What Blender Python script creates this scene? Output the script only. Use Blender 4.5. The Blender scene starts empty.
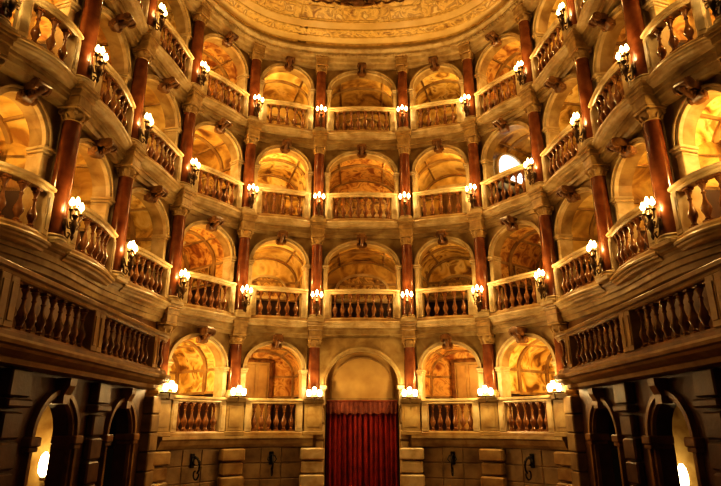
import bpy, math, random
from mathutils import Matrix, Vector
random.seed(4)
S=bpy.context.scene
COL=S.collection
CZ=2.2
# ---------------------------------------------------------------- materials
def mat(name, cols, scale=3.0, rough=0.6, detail=6, metallic=0, bump=0.0, bscale=20, distort=0.0, emis=None, wave=None, span=(.32,.68), grime=0):
    m=bpy.data.materials.new(name); m.use_nodes=True
    nt=m.node_tree; n=nt.nodes; L=nt.links
    b=n['Principled BSDF']; b.inputs['Roughness'].default_value=rough; b.inputs['Metallic'].default_value=metallic
    g=n.new('ShaderNodeNewGeometry')
    nz=n.new('ShaderNodeTexNoise'); nz.inputs['Scale'].default_value=scale; nz.inputs['Detail'].default_value=detail
    nz.inputs['Distortion'].default_value=distort
    L.new(g.outputs['Position'],nz.inputs['Vector'])
    src=nz.outputs['Fac']
    if wave:
        wv=n.new('ShaderNodeTexWave'); wv.inputs['Scale'].default_value=wave[0]; wv.inputs['Distortion'].default_value=wave[1]
        wv.bands_direction=wave[2]; L.new(g.outputs['Position'],wv.inputs['Vector'])
        mx=n.new('ShaderNodeMath'); mx.operation='MULTIPLY_ADD'; mx.inputs[1].default_value=wave[3]
        L.new(wv.outputs['Fac'],mx.inputs[0]); L.new(nz.outputs['Fac'],mx.inputs[2]); src=mx.outputs[0]
    r=n.new('ShaderNodeValToRGB'); e=r.color_ramp.elements
    lo,hi=span
    k=len(cols)
    e[0].position=lo; e[0].color=(*cols[0],1); e[1].position=hi; e[1].color=(*cols[-1],1)
    for i in range(1,k-1):
        q=e.new(lo+(hi-lo)*i/(k-1)); q.color=(*cols[i],1)
    L.new(src,r.inputs['Fac']); out=r.outputs['Color']
    if grime:
        n3=n.new('ShaderNodeTexNoise'); n3.inputs['Scale'].default_value=4; n3.inputs['Detail'].default_value=5; n3.inputs['Distortion'].default_value=.8
        L.new(g.outputs['Position'],n3.inputs['Vector'])
        r3=n.new('ShaderNodeValToRGB'); r3.color_ramp.elements[0].position=.3; r3.color_ramp.elements[1].position=.6
        v=1-grime; r3.color_ramp.elements[0].color=(v,v*.85,v*.65,1); r3.color_ramp.elements[1].color=(1,1,1,1)
        L.new(n3.outputs['Fac'],r3.inputs['Fac'])
        mm=n.new('ShaderNodeMix'); mm.data_type='RGBA'; mm.blend_type='MULTIPLY'; mm.inputs[0].default_value=1
        L.new(out,mm.inputs[6]); L.new(r3.outputs['Color'],mm.inputs[7]); out=mm.outputs[2]
    L.new(out,b.inputs['Base Color'])
    if bump:
        n2=n.new('ShaderNodeTexNoise'); n2.inputs['Scale'].default_value=bscale; n2.inputs['Detail'].default_value=4
        L.new(g.outputs['Position'],n2.inputs['Vector'])
        bp=n.new('ShaderNodeBump'); bp.inputs['Strength'].default_value=bump; bp.inputs['Distance'].default_value=0.02
        L.new(n2.outputs['Fac'],bp.inputs['Height']); L.new(bp.outputs['Normal'],b.inputs['Normal'])
    if emis:
        b.inputs['Emission Color'].default_value=(*emis[0],1); b.inputs['Emission Strength'].default_value=emis[1]
    return m
M_stone=mat('amber_stone',[(.26,.165,.06),(.42,.295,.12),(.54,.40,.19)],2.0,.45,span=(.25,.75),grime=.3)
M_stone2=mat('cream_gold_moulding',[(.46,.345,.175),(.63,.50,.28),(.73,.60,.36)],3,.38,span=(.25,.75),grime=.25)
M_slab=mat('entablature_stone',[(.30,.20,.08),(.47,.345,.16),(.60,.465,.24)],1.8,.4,span=(.28,.72),grime=.3)
M_rail=mat('tan_rail_stone',[(.26,.155,.058),(.38,.25,.10),(.50,.35,.15)],4,.4,span=(.25,.75),grime=.2)
M_bal=mat('red_brown_baluster_stone',[(.13,.048,.015),(.23,.098,.032),(.34,.17,.06)],6,.22)
M_bal2=mat('dark_brown_baluster_stone',[(.14,.055,.016),(.24,.11,.036),(.35,.185,.065)],6,.22)
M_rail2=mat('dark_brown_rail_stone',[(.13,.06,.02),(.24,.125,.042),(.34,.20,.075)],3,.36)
M_railb=mat('balcony_rail_stone',[(.30,.18,.068),(.42,.28,.11),(.54,.38,.17)],3,.34,span=(.25,.75),grime=.2)
M_col=mat('dark_red_brown_marble',[(.12,.036,.013),(.20,.068,.025),(.29,.115,.044)],4,.16,distort=.4,span=(.28,.76))
M_cap=mat('golden_brown_capital',[(.32,.195,.07),(.55,.375,.155)],8,.34)
M_corb=mat('carved_brown_corbel',[(.10,.042,.013),(.27,.135,.045)],8,.28)
M_fres=[mat('ochre_fresco_a',[(.20,.09,.022),(.54,.33,.075),(.78,.56,.18),(.88,.71,.32),(.42,.24,.055)],2.6,.6,distort=.9,span=(.34,.66)),
        mat('ochre_fresco_b',[(.14,.055,.014),(.42,.24,.055),(.66,.45,.13),(.50,.31,.09)],1.8,.6,distort=.8,span=(.34,.66)),
        mat('ochre_fresco_c',[(.34,.18,.045),(.66,.45,.13),(.86,.67,.28),(.46,.27,.07)],1.6,.6,distort=.7,span=(.32,.68)),
        mat('ochre_fresco_d',[(.26,.09,.025),(.52,.27,.07),(.76,.51,.17),(.34,.16,.045)],3.2,.6,distort=1.3,span=(.33,.67))]
M_gapshade=mat('dark_red_gap_shade',[(.03,.010,.0045),(.06,.021,.008)],4,.6)  # painted-in shade on lower box walls, keeps gaps behind balusters dark
M_paint=mat('painted_landscape',[(.08,.035,.01),(.28,.14,.035),(.70,.48,.16),(.26,.16,.06),(.58,.38,.12)],3.8,.5,distort=.9)
M_ceil=mat('painted_ceiling',[(.28,.13,.03),(.64,.42,.11),(.90,.67,.24),(.46,.27,.07),(.94,.76,.36)],3.4,.32,distort=1.0,span=(.32,.68))
M_ceil2=mat('golden_ceiling_plaster',[(.68,.48,.18),(.90,.70,.33)],1.4,.32)
M_gold=mat('gilded_stucco',[(.62,.41,.12),(.95,.72,.28)],9,.28,metallic=.1)
M_dark=mat('dark_brown_stone',[(.06,.026,.009),(.11,.05,.018),(.165,.084,.031)],2.5,.45,bump=.15)  # mottled dark brown for the arcade below the side balconies
M_pit=mat('pit_wall_stone',[(.16,.095,.04),(.27,.18,.08),(.37,.255,.12)],2.5,.5,bump=.15)
M_floor=mat('floor_boards',[(.08,.035,.015),(.2,.09,.04)],4,.5,wave=(2,2,'X',.3))
M_vel=mat('red_velvet',[(.20,.012,.007),(.36,.024,.013)],6,.75)
M_val=mat('brown_red_valance',[(.16,.032,.012),(.28,.07,.025)],9,.7)
M_iron=mat('black_iron',[(.01,.008,.006),(.03,.02,.015)],10,.4,metallic=.6)
M_bronze=mat('aged_bronze',[(.04,.018,.006),(.15,.08,.026)],12,.35,metallic=.4)
M_wood=mat('door_wood',[(.10,.045,.014),(.22,.12,.038)],5,.4,wave=(3,3,'X',.2))
M_doorp=mat('pale_gold_door_panel',[(.34,.21,.07),(.54,.38,.15)],3,.45)
M_lun=mat('tan_recess_panel',[(.42,.25,.08),(.60,.40,.15)],2,.5)
M_candle=mat('ivory_candle',[(.7,.55,.3),(.8,.65,.4)],10,.5)
M_bulb=mat('warm_bulb',[(1,.8,.5),(1,.8,.5)],1,.5,emis=((1,.80,.42),14))
M_shade=mat('frosted_lamp_glass',[(1,.85,.6),(1,.85,.6)],1,.5,emis=((1,.90,.55),9))
M_day=mat('daylight_glass',[(.8,.9,1),(.8,.9,1)],1,.3,emis=((.80,.89,1),1.2))
# ---------------------------------------------------------------- mesh builder
class MB:
    def __init__(s): s.v=[]; s.f=[]; s.mi=[]; s.m=0
    def add(s,vs,fs):
        o=len(s.v); s.v+= [tuple(p) for p in vs]; s.f+=[tuple(i+o for i in f) for f in fs]; s.mi+=[s.m]*len(fs)
    def box(s,x0,x1,y0,y1,z0,z1):
        s.add([(x0,y0,z0),(x1,y0,z0),(x1,y1,z0),(x0,y1,z0),(x0,y0,z1),(x1,y0,z1),(x1,y1,z1),(x0,y1,z1)],
              [(0,3,2,1),(4,5,6,7),(0,1,5,4),(1,2,6,5),(2,3,7,6),(3,0,4,7)])
    def bbox(s,x0,x1,y0,y1,z0,z1,c=.01):
        vs=[];fs=[]
        for z,i in ((z0,c),(z0+c,0),(z1-c,0),(z1,c)):
            vs+=[(x0+i+c,y0+i,z),(x1-i-c,y0+i,z),(x1-i,y0+i+c,z),(x1-i,y1-i-c,z),(x1-i-c,y1-i,z),(x0+i+c,y1-i,z),(x0+i,y1-i-c,z),(x0+i,y0+i+c,z)]
        for k in range(3):
            for j in range(8):
                fs.append((k*8+j,k*8+(j+1)%8,k*8+8+(j+1)%8,k*8+8+j))
        fs.append(tuple(reversed(range(8)))); fs.append(tuple(range(24,32)))
        s.add(vs,fs)
    def lathe(s,prof,seg=14,o=(0,0,0),cap=True):
        vs=[];fs=[]
        for r,z in prof:
            for j in range(seg):
                a=2*math.pi*j/seg; vs.append((o[0]+r*math.cos(a),o[1]+r*math.sin(a),o[2]+z))
        for k in range(len(prof)-1):
            for j in range(seg):
                fs.append((k*seg+j,k*seg+(j+1)%seg,(k+1)*seg+(j+1)%seg,(k+1)*seg+j))
        if cap:
            fs.append(tuple(reversed(range(seg)))); fs.append(tuple(range((len(prof)-1)*seg,len(prof)*seg)))
        s.add(vs,fs)
    def tube(s,pts,r,seg=8):
        pts=[Vector(p) for p in pts]; vs=[];fs=[]
        for i,p in enumerate(pts):
            t=(pts[min(i+1,len(pts)-1)]-pts[max(i-1,0)]).normalized()
            u=t.cross(Vector((1,0,0)));
            if u.length<.2: u=t.cross(Vector((0,1,0)))
            if u.length<.2: u=t.cross(Vector((0,0,1)))
            u.normalize(); w=t.cross(u)
            rr=r[i] if isinstance(r,(list,tuple)) else r
            for j in range(seg):
                a=2*math.pi*j/seg; vs.append(p+u*rr*math.cos(a)+w*rr*math.sin(a))
        for k in range(len(pts)-1):
            for j in range(seg): fs.append((k*seg+j,k*seg+(j+1)%seg,(k+1)*seg+(j+1)%seg,(k+1)*seg+j))
        fs.append(tuple(reversed(range(seg)))); fs.append(tuple(range((len(pts)-1)*seg,len(pts)*seg)))
        s.add(vs,fs)
    def extr(s,poly,x0,x1):
        n=len(poly)
        s.add([(x0,y,z) for y,z in poly]+[(x1,y,z) for y,z in poly],
              [tuple(range(n)),tuple(reversed(range(n,2*n)))]+[(i,i+n,(i+1)%n+n,(i+1)%n) for i in range(n)])
    def sweep(s,pts,prof,closed=True,caps=True):
        n=len(pts); vs=[];fs=[];k=len(prof)
        for i in range(n):
            d0=(Vector(pts[i])-Vector(pts[i-1])).normalized() if i>0 else None
            d1=(Vector(pts[i+1])-Vector(pts[i])).normalized() if i<n-1 else None
            if d0 is None: d0=d1
            if d1 is None: d1=d0
            n0=Vector((-d0.y,d0.x)); n1=Vector((-d1.y,d1.x)); nn=(n0+n1).normalized(); c=max(.4,nn.dot(n0)); nn=nn/c
            for o,z in prof: vs.append((pts[i][0]+nn.x*o,pts[i][1]+nn.y*o,z))
        for i in range(n-1):
            for j in range(k if closed else k-1):
                fs.append((i*k+j,(i+1)*k+j,(i+1)*k+(j+1)%k,i*k+(j+1)%k))
        if caps and closed: fs.append(tuple(range(k))); fs.append(tuple(reversed(range((n-1)*k,n*k))))
        s.add(vs,fs)
    def xf(s,M):
        s.v=[tuple(M@Vector(p)) for p in s.v]; return s
    def mesh(s,name,mats,smooth=False,ang=None):
        me=bpy.data.meshes.new(name); me.from_pydata(s.v,[],s.f)
        for m in (mats if isinstance(mats,(list,tuple)) else [mats]): me.materials.append(m)
        for p,i in zip(me.polygons,s.mi): p.material_index=i
        import bmesh
        bm=bmesh.new(); bm.from_mesh(me); bmesh.ops.recalc_face_normals(bm,faces=bm.faces); bm.to_mesh(me); bm.free()
        if smooth:
            for p in me.polygons: p.use_smooth=True
            try: me.set_sharp_from_angle(angle=math.radians(38))
            except Exception: pass
        me.update(); return me
def obj(name,data,M=None,parent=None,label=None,cat=None,group=None,kind=None):
    o=bpy.data.objects.new(name,data); COL.objects.link(o)
    if parent: o.parent=parent; o.matrix_parent_inverse=Matrix.Identity(4)
    if M is not None: o.matrix_local=M
    if label: o['label']=label
    if cat: o['category']=cat
    if group: o['group']=group
    if kind: o['kind']=kind
    return o
def thing(name,M,parts,label,cat,group=None):
    e=obj(name,None,M,label=label,cat=cat,group=group); e.empty_display_size=.1
    for pn,me,pm in parts: obj(pn,me,pm,e)
    return e
def T(x,y,z): return Matrix.Translation((x,y,z))
# ---------------------------------------------------------------- plan
half=[(1.18,14.2),(2.99,13.6),(4.18,12.0),(4.57,9.9),(4.59,7.85),(5.05,6.45),(5.9,5.2),(7.0,4.2)]
P=[(-x,y) for x,y in reversed(half)]+half
N=len(P)
def cr(i,t):
    p=[Vector(P[max(0,min(N-1,k))]) for k in (i-1,i,i+1,i+2)]
    return .5*((2*p[1])+(-p[0]+p[2])*t+(2*p[0]-5*p[1]+4*p[2]-p[3])*t*t+(-p[0]+3*p[1]-3*p[2]+p[3])*t**3)
SP=[]
for i in range(N-1):
    for k in range(8): SP.append(tuple(cr(i,k/8)))
SP.append(P[-1])
F={1:1.98,2:4.65,3:7.28,4:9.88,5:12.48}
def bayM(i,z):
    a=Vector(P[i]);b=Vector(P[i+1]);d=b-a
    return T((a.x+b.x)/2,(a.y+b.y)/2,z)@Matrix.Rotation(math.atan2(d.y,d.x),4,'Z'), d.length
def colM(i,z):
    d=(Vector(P[min(N-1,i+1)])-Vector(P[i])).normalized()+(Vector(P[i])-Vector(P[max(0,i-1)])).normalized()
    return T(P[i][0],P[i][1],z)@Matrix.Rotation(math.atan2(d.y,d.x),4,'Z')
# ---------------------------------------------------------------- slabs / cornices
def slab(name,z,pts,th=.38,back=2.0,label=''):
    b=MB()
    b.sweep(pts,[(-.20,z),(-.20,z-.045),(-.17,z-.07),(-.15,z-.075),(-.12,z-.12),(-.115,z-.20),(-.085,z-.205),(-.08,z-.29),(-.04,z-.30),(-.02,z-th),(back,z-th),(back,z)])
    obj(name,b.mesh(name,M_slab),label=label,kind='structure')
slab('trim_1',F[2],SP,label='moulded stone entablature under the first gallery')
slab('trim_2',F[3],SP,label='moulded stone entablature under the second gallery')
slab('trim_3',F[4],SP,label='moulded stone entablature under the third gallery')
def slab1(name,pts):
    b=MB(); z=F[1]
    b.sweep(pts,[(-.24,z),(-.24,z-.06),(-.20,z-.09),(-.17,z-.18),(-.12,z-.25),(2.0,z-.25),(2.0,z)])
    obj(name,b.mesh(name,M_slab),label='stone string course below the lowest boxes',kind='structure')
slab1('trim_4',[SP[k] for k in range(40,57)]); slab1('trim_5',[SP[k] for k in range(64,81)])
b=MB(); z=12.5
b.sweep(SP,[(-.46,z),(-.46,z-.05),(-.40,z-.09),(-.34,z-.10),(-.28,z-.17),(-.22,z-.18),(-.20,z-.28),(-.12,z-.30),(-.10,z-.40),(2,z-.40),(2,z+.1),(-.3,z+.1)])
obj('trim_6',b.mesh('trim_6',M_stone2),label='crowning cornice around the painted ceiling',kind='structure')
b=MB()
for k in range(10,len(SP)-10):
    for t in (0,.33,.66):
        p=Vector(SP[k]).lerp(Vector(SP[k+1]),t)
        d=(Vector(SP[k+1])-Vector(SP[k])).normalized(); n=Vector((-d.y,d.x))
        q=p-n*.31; bb=MB(); bb.box(-.03,.03,-.05,.06,0,.07); bb.xf(T(q.x,q.y,z-.175)@Matrix.Rotation(math.atan2(d.y,d.x),4,'Z'))
        b.add(bb.v,bb.f)
obj('trim_7',b.mesh('trim_7',M_stone2),label='dentil row of the crowning cornice',kind='structure')
# ---------------------------------------------------------------- ceiling
c=Vector((0,6.0))
base=[Vector(p) for p in SP[8:-8]]
base=[Vector((-6.6,1.0)),Vector((-6.5,3.0))]+base+[Vector((6.5,3.0)),Vector((6.6,1.0))]
def cz(s): return 12.55+1.6*(1-s*s)
def ring(s,dz=0):
    return [(c.x+(p.x-c.x)*s*.985,c.y+(p.y-c.y)*s*.985,cz(s)+dz) for p in base]
ss=[1.04,.99,.967,.94,.915,.885,.84,.8,.74,.66,.56,.44,.3,.15,.0]
mi_=[1,1,1,0,1,0,0,0,1,0,0,0,0,0]
b=MB(); nb=len(base); vs=[]
for s_ in ss: vs+=ring(s_)
b.v=vs
for k in range(len(ss)-1):
    for j in range(nb-1): b.f.append((k*nb+j,k*nb+j+1,(k+1)*nb+j+1,(k+1)*nb+j)); b.mi.append(mi_[k])
obj('ceiling',b.mesh('ceiling',[M_ceil,M_ceil2],True),label='shallow domed ceiling painted in gold and brown',kind='structure')
for q,(s_,r) in enumerate(((.967,.035),(.94,.025),(.915,.045),(.885,.025))):
    b=MB(); b.tube(ring(s_,-.0),r,6); obj('trim_%d'%(8+q),b.mesh('ringmould',M_gold,True),label='gilded stucco ring moulding on the ceiling',kind='structure')
b=MB()
rA,rB=ring(.878,-.0),ring(.835,-.0)
for j in range(2,nb-4,5):
    pts=[rA[j+k] for k in range(5)]+[rB[j+4-k] for k in range(5)]+[rA[j]]
    b.tube(pts,.02,5)
obj('trim_12',b.mesh('panels',M_gold,True),label='thin gilded panel frames round the painted ceiling',kind='structure')
def cart(x,s_):
    y=c.y+7.98*s_*.985-.05; z=cz(s_)-.05
    b=MB()
    b.tube([(.42*math.cos(a)*1.0,.22*math.sin(a),0) for a in [i*math.pi/10 for i in range(21)]],.05,6)
    b.lathe([(.03,-.1),(.14,-.07),(.2,0)],12)
    for sg in (-1,1):
        b.tube([(sg*(.42+.28*k/8),.12*math.sin(k/8*6.3),0) for k in range(9)],[.05-.004*k for k in range(9)],6)
        b.tube([(sg*(.15+.1*k/6),.22+.2*math.sin(k/6*2.5),0) for k in range(7)],.035,6)
        b.tube([(sg*(.7+.5*k/10),.08*math.sin(k/10*9.4)-.02*k,0) for k in range(11)],.03,6)
    return obj('ceiling_cartouche',b.mesh('cartouche',M_corb,True),T(x,y,z)@Matrix.Rotation(math.radians(25),4,'X'),label='dark gilded scrollwork cartouche on the painted ceiling',cat='ornament')
cart(-.1,.835)
# ---------------------------------------------------------------- arches
SPR,RIS=1.52,.59
def arcpts(a,sp,r,n=18): return [(a*math.cos(math.pi*(1-k/n)),sp+r*math.sin(math.pi*(1-k/n))) for k in range(n+1)]
def panel(b,w,z0,H,a,sp,r,y0,y1):
    ap=arcpts(a,sp,r)
    for y in (y0,y1):
        b.add([(-w/2,y,z0),(-a,y,z0),(-a,y,sp),(-w/2,y,sp)],[(0,1,2,3)])
        b.add([(w/2,y,z0),(a,y,z0),(a,y,sp),(w/2,y,sp)],[(0,1,2,3)])
        b.add([(-w/2,y,sp),(-a,y,sp),(-a,y,H),(-w/2,y,H)],[(0,1,2,3)])
        b.add([(w/2,y,sp),(a,y,sp),(a,y,H),(w/2,y,H)],[(0,1,2,3)])
        for k in range(len(ap)-1):
            (xa,za),(xb,zb)=ap[k],ap[k+1]
            b.add([(xa,y,za),(xb,y,zb),(xb,y,H),(xa,y,H)],[(0,1,2,3)])
    full=[(-a,z0)]+ap+[(a,z0)]
    vs=[(x,y0,z) for x,z in full]+[(x,y1,z) for x,z in full]; n=len(full)
    b.add(vs,[(k,k+1,k+1+n,k+n) for k in range(n-1)])
    for x in (-w/2,w/2): b.add([(x,y0,z0),(x,y1,z0),(x,y1,H),(x,y0,H)],[(0,1,2,3)])
def archring(b,a,sp,r,t,y0,y1,n=18,ext=0):
    A=arcpts(a,sp,r,n); B=arcpts(a+t,sp,r+t,n)
    if ext: A=[(-a,sp-ext)]+A+[(a,sp-ext)]; B=[(-a-t,sp-ext)]+B+[(a+t,sp-ext)]
    m=len(A); vs=[(x,y0,z) for x,z in A]+[(x,y0,z) for x,z in B]+[(x,y1,z) for x,z in A]+[(x,y1,z) for x,z in B]
    fs=[]
    for k in range(m-1):
        fs+=[(k,k+1,m+k+1,m+k),(2*m+k,2*m+k+1,3*m+k+1,3*m+k),(k,k+1,2*m+k+1,2*m+k),(m+k,m+k+1,3*m+k+1,3*m+k)]
    fs+=[(0,m,3*m,2*m),(m-1,2*m-1,4*m-1,3*m-1)]
    b.add(vs,fs)
def corbel_mesh(top,bot):
    b=MB(); h=top-bot
    pr=[(.13,bot),(.06,bot-.02),(.0,bot+.0),(-.05,bot+.05),(-.04,bot+.11),(-.01,bot+.15*h/.3),(-.04,bot+.42*h),(-.10,bot+.52*h),(-.19,bot+.55*h),(-.27,bot+.62*h),(-.30,bot+.76*h),(-.29,bot+.92*h),(-.25,top+.03),(.13,top+.03)]
    b.extr(pr,-.08,.08)
    for x0,x1 in ((-.12,-.08),(.08,.12)):
        for (yy,zz,rr) in ((-.21,bot+.74*h,.09),(.01,bot+.06,.07)):
            pts=[(yy+rr*math.cos(a*math.pi/6),zz+rr*math.sin(a*math.pi/6)) for a in range(12)]
            b.extr(pts,x0,x1)
            r2=rr*.45; pts=[(yy+r2*math.cos(a*math.pi/5),zz+r2*math.sin(a*math.pi/5)) for a in range(10)]
            b.extr(pts,x0-.015 if x0<0 else x1,x0 if x0<0 else x1+.015)
    for k in range(4):
        t=k/3
        b.tube([(0,-.05-.17*t,bot+.1+.35*h*t),(0,-.09-.17*t,bot+.03+.35*h*t),(0,-.12-.16*t,bot+.05+.35*h*t)],[.052,.046,.014],6)
    return b.mesh('corbel',M_corb,True)
cache={}
def arch_parts(w,H):
    key=(round(w,2),round(H,2))
    if key in cache: return cache[key]
    a=w/2-.27; sp=SPR; r=RIS
    b=MB(); panel(b,w+.02,0,H,a,sp,r,.1,.37); sp_me=b.mesh('spandrel',M_stone)
    b=MB(); archring(b,a-.005,sp,r-.005,.05,.045,.12); archring(b,a+.05,sp,r+.05,.035,.01,.12); ar=b.mesh('archivolt',M_stone2)
    imps=[]
    for sg in (-1,1):
        b=MB()
        x0,x1=sorted((sg*(a-.05),sg*(a+.18))); b.bbox(x0,x1,.0,.375,sp-.05,sp,.01)
        x0,x1=sorted((sg*(a-.03),sg*(a+.15))); b.bbox(x0,x1,.03,.375,sp-.10,sp-.05,.01)
        x0,x1=sorted((sg*(a-.015),sg*(a+.12))); b.bbox(x0,x1,.055,.375,sp-.15,sp-.13,.005)
        x0,x1=sorted((sg*(a-.01),sg*(a+.11))); b.bbox(x0,x1,.065,.375,0,sp-.10,.01)
        imps.append(b.mesh('pilaster',M_stone2))
    res=[('spandrel',sp_me,T(0,0,0)),('archivolt',ar,T(0,0,0)),('pilaster',imps[0],T(0,0,0)),('pilaster',imps[1],T(0,0,0)),
         ('corbel',corbel_mesh(H-.0,sp+r-.12),T(0,0,0))]
    cache[key]=res; return res
def shell(w,H,fm,back=2.1):
    b=MB(); bb=w/2-.07; sp=SPR; r=.68; ap=arcpts(bb,sp,r)
    full=[(-bb,.95)]+ap+[(bb,.95)]; n=len(full)
    ys=[.38,back]
    b.add([(x,ys[0],z) for x,z in full]+[(x,ys[1],z) for x,z in full],[(k,k+1,k+1+n,k+n) for k in range(n-1)])
    b.add([(x,back,z) for x,z in full],[tuple(range(n))])
    b.m=1; b.add([(-bb,.38,.004),(bb,.38,.004),(bb,back,.004),(-bb,back,.004)],[(0,1,2,3)])
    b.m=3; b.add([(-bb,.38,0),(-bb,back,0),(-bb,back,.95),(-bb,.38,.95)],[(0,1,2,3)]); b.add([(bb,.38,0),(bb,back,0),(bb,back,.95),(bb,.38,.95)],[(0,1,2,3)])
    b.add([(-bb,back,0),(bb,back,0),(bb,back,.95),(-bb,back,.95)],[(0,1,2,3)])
    b.m=2
    for yy in (.9,back-.1):
        archring(b,bb-.05,sp,r-.05,.05,yy,yy+.1,ext=.6)
    for t in (.3,.7):
        a=math.pi*t; x=bb*math.cos(a)*.985; z=sp+r*math.sin(a)*.985
        b.box(x-.02,x+.02,.4,back,z-.03,z+.02)
    for z0 in (.93,sp-.05):
        b.box(-bb,-bb+.04,.4,back,z0,z0+.06); b.box(bb-.04,bb,.4,back,z0,z0+.06); b.box(-bb,bb,back-.05,back,z0,z0+.05)
    return b.mesh('boxshell',[fm,M_floor,M_rail,M_gapshade])
# ---------------------------------------------------------------- column
CF=-.09
def col_parts(H,ped=0.0,nexth=.38):
    out=[]
    R=.15
    if ped:
        b=MB(); b.bbox(-.25,.25,-.22,.2,0,.1,.015); b.bbox(-.22,.22,-.19,.18,.1,ped-.1,.01); b.bbox(-.25,.25,-.22,.2,ped-.1,ped,.015)
        b.bbox(-.15,.15,-.2,-.18,.18,ped-.18,.005)
        out.append(('pedestal',b.mesh('pedestal',M_stone),T(0,0,0)))
    h=H-ped
    b=MB(); b.bbox(-.20,.20,-.20,.20,0,.07,.008)
    b.lathe([(.19,.07),(.20,.09),(.19,.115),(.17,.12),(.165,.135),(.185,.15),(.175,.17),(R+.005,.18)],20)
    out.append(('base',b.mesh('colbase',M_stone2,True),T(0,0,ped)))
    b=MB(); prof=[]
    hs=h-.18-.24
    for k in range(9):
        t=k/8; prof.append((R*(1-.12*t**1.6),hs*t))
    b.lathe(prof,20); out.append(('shaft',b.mesh('shaft',M_col,True),T(0,0,ped+.18)))
    b=MB(); r2=R*.88
    b.lathe([(r2,0),(r2+.02,.012),(r2,.024),(r2,.06),(r2+.02,.09),(r2+.035,.14),(r2+.02,.18)],20)
    for sx in (-1,1):
        for sy in (-1,1):
            bb=MB(); bb.extr([(.04*math.cos(a*math.pi/5),.04*math.sin(a*math.pi/5)) for a in range(10)],-.025,.025)
            bb.xf(T(sx*.125,sy*.125,.15)@Matrix.Rotation(sx*sy*math.radians(-45),4,'Z')); b.add(bb.v,bb.f)
    for j in range(8):
        a=j*math.pi/4
        b.tube([(math.cos(a)*(r2+.005),math.sin(a)*(r2+.005),.03),(math.cos(a)*(r2+.03),math.sin(a)*(r2+.03),.08),(math.cos(a)*(r2+.045),math.sin(a)*(r2+.045),.10)],[.02,.02,.008],5)
    b.bbox(-.175,.175,-.175,.175,.19,.24,.01)
    out.append(('capital',b.mesh('capital',M_cap,True),T(0,0,ped+h-.24)))
    b=MB(); b.bbox(-.16,.16,-.18,.1,0,nexth*.45,.01); b.bbox(-.18,.18,-.20,.1,nexth*.45,nexth*.72,.01); b.bbox(-.205,.205,-.225,.1,nexth*.72,nexth*.86,.01); b.bbox(-.225,.225,-.25,.1,nexth*.86,nexth-.003,.01)
    out.append(('entablature_block',b.mesh('entab',M_cap),T(0,0,H)))
    return out
# ---------------------------------------------------------------- baluster + balustrade
def baluster_mesh(h,R=.055,m=M_bal):
    b=MB()
    b.bbox(-R*.8,R*.8,-R*.8,R*.8,0,h*.06,.003)
    b.lathe([(R*.5,h*.06),(R*.7,h*.09),(R*.45,h*.13),(R*.6,h*.2),(R,h*.3),(R*.95,h*.38),(R*.5,h*.5),(R*.32,h*.6),(R*.3,h*.68),(R*.5,h*.72),(R*.32,h*.75),(R*.4,h*.82),(R*.75,h*.9),(R*.65,h*.94)],10)
    b.bbox(-R*.8,R*.8,-R*.8,R*.8,h*.94,h,.003)
    return b.mesh('baluster',m,True)
balm=baluster_mesh(.60,.068)
def arclen(pts):
    L=[0]
    for k in range(1,len(pts)): L.append(L[-1]+(Vector(pts[k])-Vector(pts[k-1])).length)
    return L
def at(pts,L,s):
    for k in range(1,len(pts)):
        if s<=L[k] or k==len(pts)-1:
            t=(s-L[k-1])/(L[k]-L[k-1]); p=Vector(pts[k-1]).lerp(Vector(pts[k]),t); d=(Vector(pts[k])-Vector(pts[k-1])).normalized(); return p,d
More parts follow.
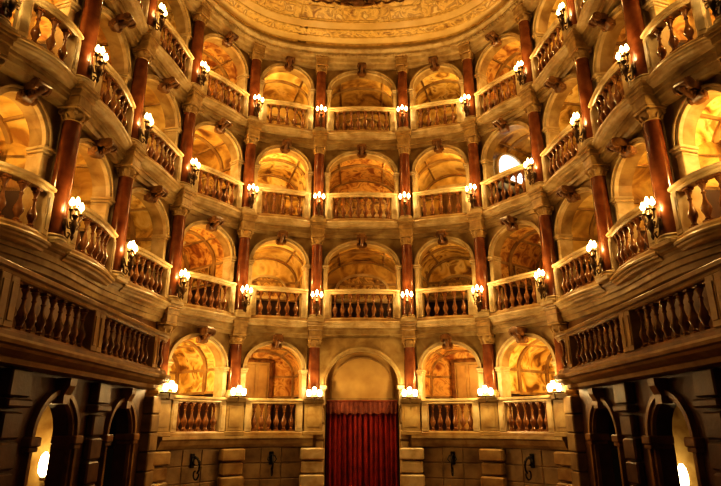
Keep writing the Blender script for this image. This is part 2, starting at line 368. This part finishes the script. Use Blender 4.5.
def balustrade(pts,M,h,bm,sp,off=-.09,trim=.26,ped=.16,rail=M_rail,top=M_stone2,label='',group='',bal_h=.60,wd=.095,bow=0,step=False):
    Mi=M.inverted(); z=M.translation.z
    L=arclen(pts); tot=L[-1]
    n=16
    def bowpath(s0,s1):
        res=[]
        for k in range(n+1):
            t=k/n; p,d=at(pts,L,s0+(s1-s0)*t); nn=Vector((-d.y,d.x)); q=p-nn*bow*math.sin(math.pi*t) if 0<k<n else p
            res.append((q.x,q.y))
        return res
    path=bowpath(trim,tot-trim)
    base=(h-bal_h)/2*.9; rt=h-base-bal_h
    e=obj('balustrade',None,M,label=label,cat='balustrade',group=group); e.empty_display_size=.1
    if step:
        p2=bowpath(trim-.02,tot-trim+.02)
        b=MB(); b.sweep(p2,[(off-.15,z+.004),(off-.16,z-.02),(off-.15,z-.045),(off-.12,z-.055),(off-.11,z-.08),(off-.07,z-.10),(off-.05,z-.13),(off-.0,z-.14),(.1,z-.14),(.1,z+.004)])
        obj('projecting_base',b.xf(Mi).mesh('pbase',M_stone2),None,e)
    b=MB(); zt=z+h
    b.sweep(path,[(off-wd*.8,zt-rt),(off-wd*.95,zt-rt+.02),(off-wd*.85,zt-rt*.55),(off-wd*1.25,zt-rt*.45),(off-wd*1.3,zt-.015),(off-wd*1.15,zt),(off+wd*1.05,zt),(off+wd*1.2,zt-.015),(off+wd*1.15,zt-rt*.45),(off+wd*.8,zt-rt)])
    obj('handrail',b.xf(Mi).mesh('handrail',top),None,e)
    b=MB(); b.sweep(path,[(off-wd*1.1,z),(off-wd*1.1,z+base*.6),(off-wd*.8,z+base),(off+wd*.8,z+base),(off+wd,z)])
    obj('plinth',b.xf(Mi).mesh('plinth',rail),None,e)
    LB=arclen(path); TB=LB[-1]
    for s in (ped/2,TB-ped/2):
        p,d=at(path,LB,s); nn=Vector((-d.y,d.x)); q=p+nn*off
        b=MB(); b.bbox(-ped/2,ped/2,-wd*1.05,wd*.95,base*.9,h-rt*.9,.008); b.bbox(-ped/2+.03,ped/2-.03,-wd*1.05-.012,-wd*1.0,base+.06,h-rt-.06,.004)
        obj('pedestal',b.mesh('ped',top),Mi@T(q.x,q.y,z)@Matrix.Rotation(math.atan2(d.y,d.x),4,'Z'),e)
    a0=ped; a1=TB-ped; cnt=max(2,int(round((a1-a0)/sp)))
    for k in range(cnt):
        s=a0+(a1-a0)*(k+.5)/cnt; p,d=at(path,LB,s); nn=Vector((-d.y,d.x)); q=p+nn*off
        obj('baluster',bm,Mi@T(q.x,q.y,z+base)@Matrix.Rotation(math.atan2(d.y,d.x),4,'Z'),e)
    return e
# ---------------------------------------------------------------- sconce
def sconce_parts():
    out=[]
    Y=-.16
    b=MB(); b.lathe([(.0,0),(.045,.0),(.05,.012),(.025,.025),(.0,.03)],12); b.xf(Matrix.Rotation(math.radians(90),4,'X')); 
    b.v=[(x,y,z*2.2-.2) for x,y,z in b.v]
    out.append(('backplate',b.mesh('backplate',M_bronze,True),T(0,0,0)))
    b=MB()
    b.tube([(0,-.02,-.12),(0,-.07,-.26),(0,-.12,-.28),(0,Y+.01,-.2),(0,Y,-.1)],.016,7)
    b.tube([(0,-.02,-.25),(0,-.05,-.38),(0,-.09,-.42),(0,-.12,-.36),(0,-.08,-.33)],.014,6)
    b.lathe([(.006,-.46),(.028,-.41),(.016,-.37),(.042,-.3),(.054,-.23),(.022,-.16),(.028,-.12),(.052,-.08),(.022,-.04),(.014,0)],10,(0,Y,0))
    for sg in (-1,1):
        b.tube([(0,Y,-.12),(sg*.045,Y,-.18),(sg*.095,Y,-.15),(sg*.11,Y,-.04)],.013,6)
        b.tube([(sg*.03,Y,-.27),(sg*.08,Y,-.27),(sg*.095,Y,-.21),(sg*.055,Y,-.20)],.012,6)
        b.lathe([(.01,-.05),(.034,-.03),(.036,-.02),(.012,-.015)],10,(sg*.11,Y,0))
    b.lathe([(.01,0),(.034,.015),(.036,.03),(.012,.035)],10,(0,Y,0))
    out.append(('bracket',b.mesh('bracket',M_bronze,True),T(0,0,0)))
    bc=MB(); bc.lathe([(.012,0),(.012,.06)],8); cm=bc.mesh('candle',M_candle)
    bb=MB(); bb.lathe([(.010,0),(.030,.020),(.040,.048),(.027,.085),(.008,.13)],10); bm=bb.mesh('bulb',M_bulb,True)
    for x,zz in ((-.11,-.015),(0,.035),(.11,-.015)):
        out.append(('candle',cm,T(x,Y,zz))); out.append(('bulb',bm,T(x,Y,zz+.05)))
    return out
SCP=sconce_parts()
def plight(name,loc,e,col=(1,.68,.29),r=.04):
    l=bpy.data.lights.new(name,'POINT'); l.energy=e; l.color=col; l.shadow_soft_size=r
    o=bpy.data.objects.new(name,l); o.location=loc; COL.objects.link(o); return o
def lamp_parts():
    out=[]
    b=MB(); b.bbox(-.19,.19,-.17,0,0,.03,.01); b.tube([(0,-.02,-.1),(0,-.09,-.12),(0,-.09,0)],.013,6); out.append(('base',b.mesh('lampbase',M_bronze),T(0,0,0)))
    b=MB(); b.lathe([(.025,0),(.046,.035),(.054,.085),(.046,.13),(.03,.155)],12); gm=b.mesh('glass_shade',M_shade,True)
    for x in (-.13,.13): out.append(('glass_shade',gm,T(x,-.09,.03)))
    out.append(('glass_shade',gm,T(0,-.11,.09)))
    return out
LP=lamp_parts()
# ---------------------------------------------------------------- assemble tiers
tn={2:'first gallery',3:'second gallery',4:'third gallery',1:'lowest tier'}
E_SC=16; E_BOX=44
dn=[3]
for tier in (2,3,4):
    H=F[tier+1]-.38-F[tier]
    bays=range(2,13) if tier<4 else range(3,12)
    for i in bays:
        M,w=bayM(i,F[tier])
        thing('arch',M,arch_parts(w,H),'amber stone arch with carved brown corbel, %s box'%tn[tier],'arch','arches of the %s'%tn[tier])
        sh=shell(w,H,M_fres[(i*3+tier*2)%4]); obj('wall_box',sh,M,label='frescoed vaulted interior of a theatre box',kind='structure')
        pts=[tuple(cr(i,k/8)) for k in range(9)]
        balustrade(pts,M,.82,balm,.20,bow=.12 if 5<=i<=9 else .09,step=True,label='shallow bowed stone balustrade fronting a %s box'%tn[tier],group='balustrades of the %s'%tn[tier])
        bbw=w/2-.07
        if tier==3 and i==9:
            b=MB(); archring(b,.56,1.42,.46,.06,-.06,.05,ext=.30); b.box(-.63,.63,-.06,.05,1.05,1.12)
            b.m=1; full=[(-.56,1.12)]+arcpts(.56,1.42,.46)+[(.56,1.12)]; b.add([(x,0,z) for x,z in full],[tuple(range(len(full)))])
            obj('window_1',b.mesh('window',[M_stone2,M_day]),M@T(-bbw+.24,1.05,0)@Matrix.Rotation(math.radians(90),4,'Z'),label='arched window full of bright pale blue daylight',kind='structure')
            eb=18
        else:
            eb=E_BOX*random.choice([.35,.65,1.0,1.3,1.7])
            if (i+tier)%2==0 or i in (7,):
                aw=w/2-.45
                b=MB(); archring(b,aw,1.3,aw*.6,.07,-.06,.03,ext=.3); b.box(-aw-.07,aw+.07,-.06,.03,.97,1.05)
                fr=b.mesh('frame',M_stone2)
                b=MB(); full=[(-aw,1.0)]+arcpts(aw,1.3,aw*.6)+[(aw,1.0)]; b.add([(x,0,z) for x,z in full],[tuple(range(len(full)))])
                thing('mural',M@T(0,2.07,0),[('frame',fr,T(0,0,0)),('painted_panel',b.mesh('pan',M_paint),T(0,0,0))],'arched painted mural in a stone frame inside a box','mural','box murals')
            else:
                b=MB(); b.bbox(-.40,-.32,-.06,.02,0,1.78,.01); b.bbox(.32,.40,-.06,.02,0,1.78,.01); b.bbox(-.44,.44,-.09,.02,1.74,1.84,.01)
                b.m=1; b.box(-.32,.32,-.02,.0,0,1.75)
                for sx in (-1,1):
                    x0,x1=sorted((sx*.03,sx*.28))
                    for z0,z1 in ((.1,.8),(.88,1.65)): b.bbox(x0,x1,-.045,-.015,z0,z1,.012)
                obj('door_%d'%dn[0],b.mesh('door',[M_stone2,M_wood]),M@T(0,2.06,0),label='brown panelled door with moulded frame behind a box',kind='structure'); dn[0]+=1
            for sg in (-1,1):
                b=MB(); b.box(-.42,.42,-.025,0,.99,1.02); b.box(-.42,.42,-.025,0,1.43,1.46); b.box(-.42,-.39,-.025,0,1.02,1.43); b.box(.39,.42,-.025,0,1.02,1.43)
                fr=b.mesh('frame',M_stone2)
                b=MB(); b.add([(-.39,-.008,1.02),(.39,-.008,1.02),(.39,-.008,1.43),(-.39,-.008,1.43)],[(0,1,2,3)])
                thing('painted_panel',M@T(sg*(bbw-.055),1.5,0)@Matrix.Rotation(math.radians(-90*sg),4,'Z'),[('frame',fr,T(0,0,0)),('canvas',b.mesh('cv',M_paint),T(0,0,0))],'small framed painted panel on a box side wall','wall painting','side wall panels in the boxes')
        side=1 if i>=7 else -1
        plight('box_light',M@Vector((side*(w/2-.17),.50,1.45)),eb,(1,.68,.27),.05)
    cols=range(2,14) if tier<4 else range(3,13)
    cpp=col_parts(H,nexth=.38)
    for i in cols:
        M=colM(i,F[tier])@T(0,CF,0)
        thing('column',M,cpp,'dark red-brown marble column with scrolled capital, %s'%tn[tier],'column','columns of the %s'%tn[tier])
        Ms=M@T(0,-.15,.55)
        thing('wall_sconce',Ms,SCP,'lit three-bulb dark bronze candelabra sconce on a %s column'%tn[tier],'wall lamp','sconces of the %s'%tn[tier])
        plight('sconce_light',Ms@Vector((0,-.27,.12)),E_SC,(1,.66,.26),.03)
H1=F[2]-.38-F[1]
for i in (5,6,8,9):
    M,w=bayM(i,F[1])
    thing('arch',M,arch_parts(w,H1),'amber stone arch with carved brown corbel, lowest tier box','arch','arches of the lowest tier')
    obj('wall_box',shell(w,H1,M_fres[(0 if i in (5,9) else 3)]),M,label='frescoed vaulted interior of a theatre box',kind='structure')
    pts=[tuple(cr(i,k/8)) for k in range(9)]
    balustrade(pts,M,.82,balm,.185,off=-.10,trim=.26,label='stone balustrade with turned balusters fronting a lowest tier box',group='balustrades of the lowest tier')
    if i in (6,8):
        b=MB(); b.bbox(-.44,-.34,-.07,.02,0,1.9,.01); b.bbox(.34,.44,-.07,.02,0,1.9,.01); b.bbox(-.47,.47,-.1,.02,1.86,1.94,.01); b.m=1; b.box(-.34,.34,-.02,0,0,1.88)
        for sx in (-1,1):
            x0,x1=sorted((sx*.02,sx*.32)); 
            for z0,z1 in ((.1,.75),(.82,1.8)): b.bbox(x0+.015,x1-.015,-.05,-.015,z0,z1,.015)
        obj('door_%d'%(1 if i==6 else 2),b.mesh('door',[M_corb,M_doorp]),M@T(-.15 if i==6 else .15,2.05,0),label='tall pale gold panelled double door in a box',kind='structure')
    side=1 if i>7 else -1
    plight('box_light',M@Vector((side*(w/2-.17),.5,1.5)),80 if i in (5,8,9) else 55,(1,.69,.29),.06)
cpp=col_parts(H1,ped=.82)
for i in (5,6,7,8,9,10):
    M=colM(i,F[1])
    thing('column',M,cpp,'dark red-brown marble column on a stone pedestal, lowest tier','column','columns of the lowest tier')
    Ms=M@T(0,-.22,.84)
    thing('wall_lamp',Ms,LP,'glowing white-yellow triple glass lamp before a column base','wall lamp','lamps of the lowest tier')
    plight('lamp_light',Ms@Vector((0,-.28,.16)),26,(1,.70,.31),.04)
    b=MB()
    for k in range(6):
        z0=k*(F[1]-.25)/6; z1=(k+1)*(F[1]-.25)/6; wd_=.28 if k%2 else .25; b.bbox(-wd_,wd_,-.27 if k%2 else -.24,.2,z0+.0,z1-.025,.03)
    obj('pier',b.mesh('pier',M_stone2 if i in (7,8) else M_rail),colM(i,0),label='banded rusticated stone pier carrying the lowest tier',cat='pier',group='rusticated piers')
def pitwall(i,name):
    M,w=bayM(i,0); b=MB(); b.box(-w/2,w/2,.02,.2,0,F[1]-.25)
    for k in range(5):
        z0=.05+k*.335; 
        for j in range(3):
            x0=-w/2+.25+j*(w-.5)/3; b.bbox(x0,x0+(w-.5)/3-.012,-.0,.05,z0,z0+.322,.012)
    obj(name,b.mesh(name,M_pit),M,label='coursed stone wall below the boxes',kind='structure')
for n_,i in enumerate((5,6,8,9)): pitwall(i,'wall_back' if n_==0 else 'wall_back.%03d'%n_)
b=MB()
pts=[]
for k in range(14):
    t=k/13; a=t*4.4; r=.13*(1-.75*t); pts.append((0,-.16-r*math.cos(a)*.9+.02,-.2+ -r*math.sin(a)*1.3+.0))
b.tube(pts,.016,6)
b.tube([(0,-.02,.1),(0,-.1,.12),(0,-.2,.06),(0,-.26,-.03),(0,-.25,-.13),(0,-.2,-.2)],.02,6)
b.tube([(.0,-.02,.06),(.06,-.1,.1),(.1,-.14,.02),(.05,-.16,-.04)],.014,6)
b.tube([(.0,-.02,.06),(-.06,-.1,.1),(-.1,-.14,.02),(-.05,-.16,-.04)],.014,6)
arm=b.mesh('scroll',M_iron,True)
b=MB(); b.bbox(-.05,.05,-.02,0.01,-.1,.18,.005); bp=b.mesh('plate',M_iron)
for i in (5,6,8,9):
    M,w=bayM(i,1.45)
    thing('iron_bracket',M,[('wall_plate',bp,T(0,0,0)),('scroll',arm,T(0,0,0))],'black wrought-iron scroll bracket on the stone wall','bracket','iron scroll brackets')
# ---------------------------------------------------------------- portal
M,w=bayM(7,0)
b=MB(); panel(b,w,0,F[2]-.38,.92,3.13,.85,.0,.5); 
sp=b.mesh('portal_wall',M_stone)
b=MB(); archring(b,.88,3.13,.81,.05,-.04,.1,ext=3.13); archring(b,.93,3.13,.86,.05,-.07,.02,ext=0); ar=b.mesh('archivolt',M_slab)
ims=[]
for sg in (-1,1):
    b=MB(); x0,x1=sorted((sg*.85,sg*1.02)); b.bbox(x0,x1,-.1,.2,3.03,3.13,.015); ims.append(('impost',b.mesh('impost',M_stone2),T(0,0,0)))
    b=MB()
    for k in range(8):
        x0,x1=sorted((sg*(.89 if k%2 else .91),sg*1.1)); b.bbox(x0,x1,-.09 if k%2 else -.06,.05,k*.375+.01,k*.375+.355,.025)
    ims.append(('banded_jamb',b.mesh('jamb',M_stone2),T(0,0,0)))
thing('portal',M,[('portal_wall',sp,T(0,0,0)),('archivolt',ar,T(0,0,0))]+ims,'tall round-arched stone portal framing the red curtain','portal')
b=MB(); full=[(-.92,2.7)]+arcpts(.92,3.13,.85)+[(.92,2.7)]; b.add([(x,.27,z) for x,z in full],[tuple(range(len(full)))])
b.m=1; archring(b,.74,3.13,.67,.04,.23,.27,ext=.3); b.box(-.9,.9,.22,.27,2.76,2.84)
obj('wall_lunette',b.mesh('lunette',[M_lun,M_rail]),M,label='warm golden-brown recess panel above the curtain',kind='structure')
def curtain(x0,x1,z1):
    b=MB(); n=60; vs=[];fs=[]
    zs=[0.02,.6,1.2,1.8,z1]
    for z in zs:
        for k in range(n+1):
            t=k/n; vs.append((x0+(x1-x0)*t,.20+.035*math.sin(t*2*math.pi*7+.2*z)+.012*math.sin(t*31+z),z))
    for a in range(len(zs)-1):
        for k in range(n): fs.append((a*(n+1)+k,a*(n+1)+k+1,(a+1)*(n+1)+k+1,(a+1)*(n+1)+k))
    b.add(vs,fs); return b.mesh('curtain',M_vel,True)
obj('curtain',curtain(-.86,-.005,2.6),M,label='deep red velvet curtain half hanging in the portal',cat='curtain',group='portal curtains')
obj('curtain',curtain(.005,.86,2.6),M,label='deep red velvet curtain half hanging in the portal',cat='curtain',group='portal curtains')
b=MB(); n=80; vs=[]
for z in (2.5,2.76):
    for k in range(n+1):
        t=k/n; zz=z-(.05*abs(math.sin(t*math.pi*9)) if z<2.6 else 0); vs.append((-.86+1.72*t,.12+.015*math.sin(t*100),zz))
b.add(vs,[(k,k+1,n+2+k,n+1+k) for k in range(n)])
b.tube([(-.86,.12,2.76),(.86,.12,2.76)],.025,8)
obj('curtain_pelmet',b.mesh('pelmet',M_val,True),M,label='scalloped brownish red pelmet above the curtains',cat='pelmet')
# ---------------------------------------------------------------- side balconies + lower walls
balm2=baluster_mesh(.54,.064,M_bal2)
for sg in (-1,1):
    X=3.9
    def path(y0,y1):
        n=4; q=[(sg*X,y0+(y1-y0)*k/n) for k in range(n+1)]
        return q if sg<0 else q[::-1]
    endp=[(sg*X,10.6),(sg*(X-.06),10.8),(sg*(X-.05),11.0),(sg*(X+.04),11.2),(sg*(X+.2),11.33),(sg*(X+.45),11.38)]
    full=[(sg*X,3.6)]+endp
    fp=full if sg<0 else full[::-1]
    b=MB(); z=3.1
    b.sweep(fp,[(-.21,z),(-.215,z-.03),(-.20,z-.07),(-.15,z-.085),(-.13,z-.12),(-.06,z-.16),(.0,z-.18),(.02,z-.24),(.3,z-.24),(.3,z)])
    b.box(*sorted((sg*(X+.1),sg*(X+1.2))),3.6,11.3,z-.2,z-.01)
    obj('trim_%d'%(13 if sg<0 else 14),b.mesh('balc',M_railb),label='moulded stone floor edge of the side balcony',kind='structure')
    for (y0,y1) in ((3.7,5.95),(5.95,8.15),(8.15,10.6)):
        pp=path(y0,y1)
        a=Vector(pp[0]);c2=Vector(pp[-1]);d=c2-a
        Mb=T((a.x+c2.x)/2,(a.y+c2.y)/2,z)@Matrix.Rotation(math.atan2(d.y,d.x),4,'Z')
        balustrade(pp,Mb,.78,balm2,.21,off=0,trim=.0,ped=.17,rail=M_rail2,top=M_railb,label='brown stone balustrade of the side balcony',group='side balcony balustrades',bal_h=.54,wd=.11)
    rp=endp if sg<0 else endp[::-1]
    a=Vector(rp[0]);c2=Vector(rp[-1]);d=c2-a
    Mb=T((a.x+c2.x)/2,(a.y+c2.y)/2,z)@Matrix.Rotation(math.atan2(d.y,d.x),4,'Z')
    balustrade(rp,Mb,.78,balm2,.17,off=0,trim=.0,ped=.08,rail=M_rail2,top=M_railb,label='rounded end of the side balcony balustrade',group='side balcony balustrades',bal_h=.54,wd=.11)
    b=MB(); idx=[k for k in range(8*1,8*5+1)] if sg<0 else [k for k in range(8*10,8*14+1)]
    pts=[SP[k] for k in idx]
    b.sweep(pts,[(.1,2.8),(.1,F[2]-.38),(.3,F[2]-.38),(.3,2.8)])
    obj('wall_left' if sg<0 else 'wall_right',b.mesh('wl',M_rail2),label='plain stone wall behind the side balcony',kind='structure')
    Rz=Matrix.Rotation(math.radians(90 if sg<0 else -90),4,'Z')
    for cy,ww in ((3.5,2.3),(5.8,2.3),(8.1,2.3),(10.3,2.1)):
        Ml=T(sg*4.2,cy,0)@Rz
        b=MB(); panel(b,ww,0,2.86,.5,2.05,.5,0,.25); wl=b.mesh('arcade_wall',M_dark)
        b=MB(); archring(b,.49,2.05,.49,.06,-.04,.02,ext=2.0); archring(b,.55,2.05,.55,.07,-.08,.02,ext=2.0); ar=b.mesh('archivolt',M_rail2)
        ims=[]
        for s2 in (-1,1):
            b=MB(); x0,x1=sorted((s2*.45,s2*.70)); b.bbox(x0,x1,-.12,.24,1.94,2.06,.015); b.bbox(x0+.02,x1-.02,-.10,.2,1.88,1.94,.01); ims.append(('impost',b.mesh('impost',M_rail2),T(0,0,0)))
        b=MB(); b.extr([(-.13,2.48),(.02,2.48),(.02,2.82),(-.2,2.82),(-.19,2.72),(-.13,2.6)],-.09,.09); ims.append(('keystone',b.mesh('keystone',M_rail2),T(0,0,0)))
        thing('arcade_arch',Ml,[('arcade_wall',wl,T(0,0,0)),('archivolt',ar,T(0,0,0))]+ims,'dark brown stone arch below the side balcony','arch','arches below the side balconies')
        if cy<10:
            b=MB()
            for k in range(7): b.bbox(-.2,.2,-.12,-.002,k*.34,k*.34+.315,.025)
            b.bbox(-.26,.26,-.18,-.002,2.40,2.5,.02); b.bbox(-.22,.22,-.15,-.002,2.52,2.84,.02)
            obj('pilaster',b.mesh('pil',M_dark),Ml@T((ww/2) *(1 if sg<0 else -1),0,0),label='dark rusticated pilaster between arches below the balcony',cat='pilaster',group='dark pilasters')
    b=MB()
    for k in range(8): 
        x0,x1=sorted((sg*4.02,sg*4.6)); b.bbox(x0,x1,11.36,11.8,k*.345,k*.345+.332,.02)
    obj('pier',b.mesh('pier',M_pit),label='rusticated stone corner pier at the balcony end',cat='pier',group='rusticated piers')
    b=MB(); x0,x1=sorted((sg*5.9,sg*6.1)); b.box(x0,x1,3,12.3,0,2.83); b.box(*sorted((sg*4.5,sg*6)),9.75,9.85,0,2.83)
    obj('wall_corridor',b.mesh('cor',M_stone),label='plastered corridor wall seen through the arch',kind='structure')
    b=MB(); b.lathe([(.03,-.18),(.07,-.12),(.08,0),(.06,.12),(.02,.18)],12); gm=b.mesh('glass_shade',M_bulb,True)
    b=MB(); b.bbox(-.05,.05,.0,.25,-.24,-.18,.01); b.tube([(0,.25,-.1),(0,.1,-.25),(0,0,-.2)],.015,6); mt=b.mesh('mount',M_bronze)
    Mq=T(sg*4.97,9.5,1.62 if sg<0 else 1.45)
    thing('corridor_lamp',Mq,[('glass_shade',gm,T(0,0,0)),('mount',mt,T(0,0,0))],'bright warm lamp glowing inside the dark arch','wall lamp','corridor lamps')
    plight('corridor_light',(sg*4.9,9.1,1.8),24 if sg<0 else 7,(1,.70,.30),.05)
b=MB(); b.box(-8,8,-1,18,-.1,0); obj('floor',b.mesh('floor',M_floor),label='dark wooden auditorium floor',kind='structure')
# ---------------------------------------------------------------- world & camera
wd=bpy.data.worlds.new('World'); S.world=wd; wd.use_nodes=True
wd.node_tree.nodes['Background'].inputs[0].default_value=(.9,.5,.18,1); wd.node_tree.nodes['Background'].inputs[1].default_value=.005
l=bpy.data.lights.new('stage_fill','AREA'); l.energy=26; l.color=(1,.62,.26); l.size=3
o=bpy.data.objects.new('stage_fill',l); COL.objects.link(o); o.location=(0,-1.5,6); o.rotation_euler=(math.radians(112),0,0)
cam=bpy.data.cameras.new('Camera'); cam.sensor_width=36; cam.lens=568/721*36; cam.clip_end=100
co=bpy.data.objects.new('Camera',cam); COL.objects.link(co); co.location=(0,0,CZ)
co.rotation_euler=(math.radians(90+17.8),0,math.radians(.15)); S.camera=co
S.view_settings.view_transform='Standard'
try: S.view_settings.look='High Contrast'
except Exception as ex: print('look',ex)
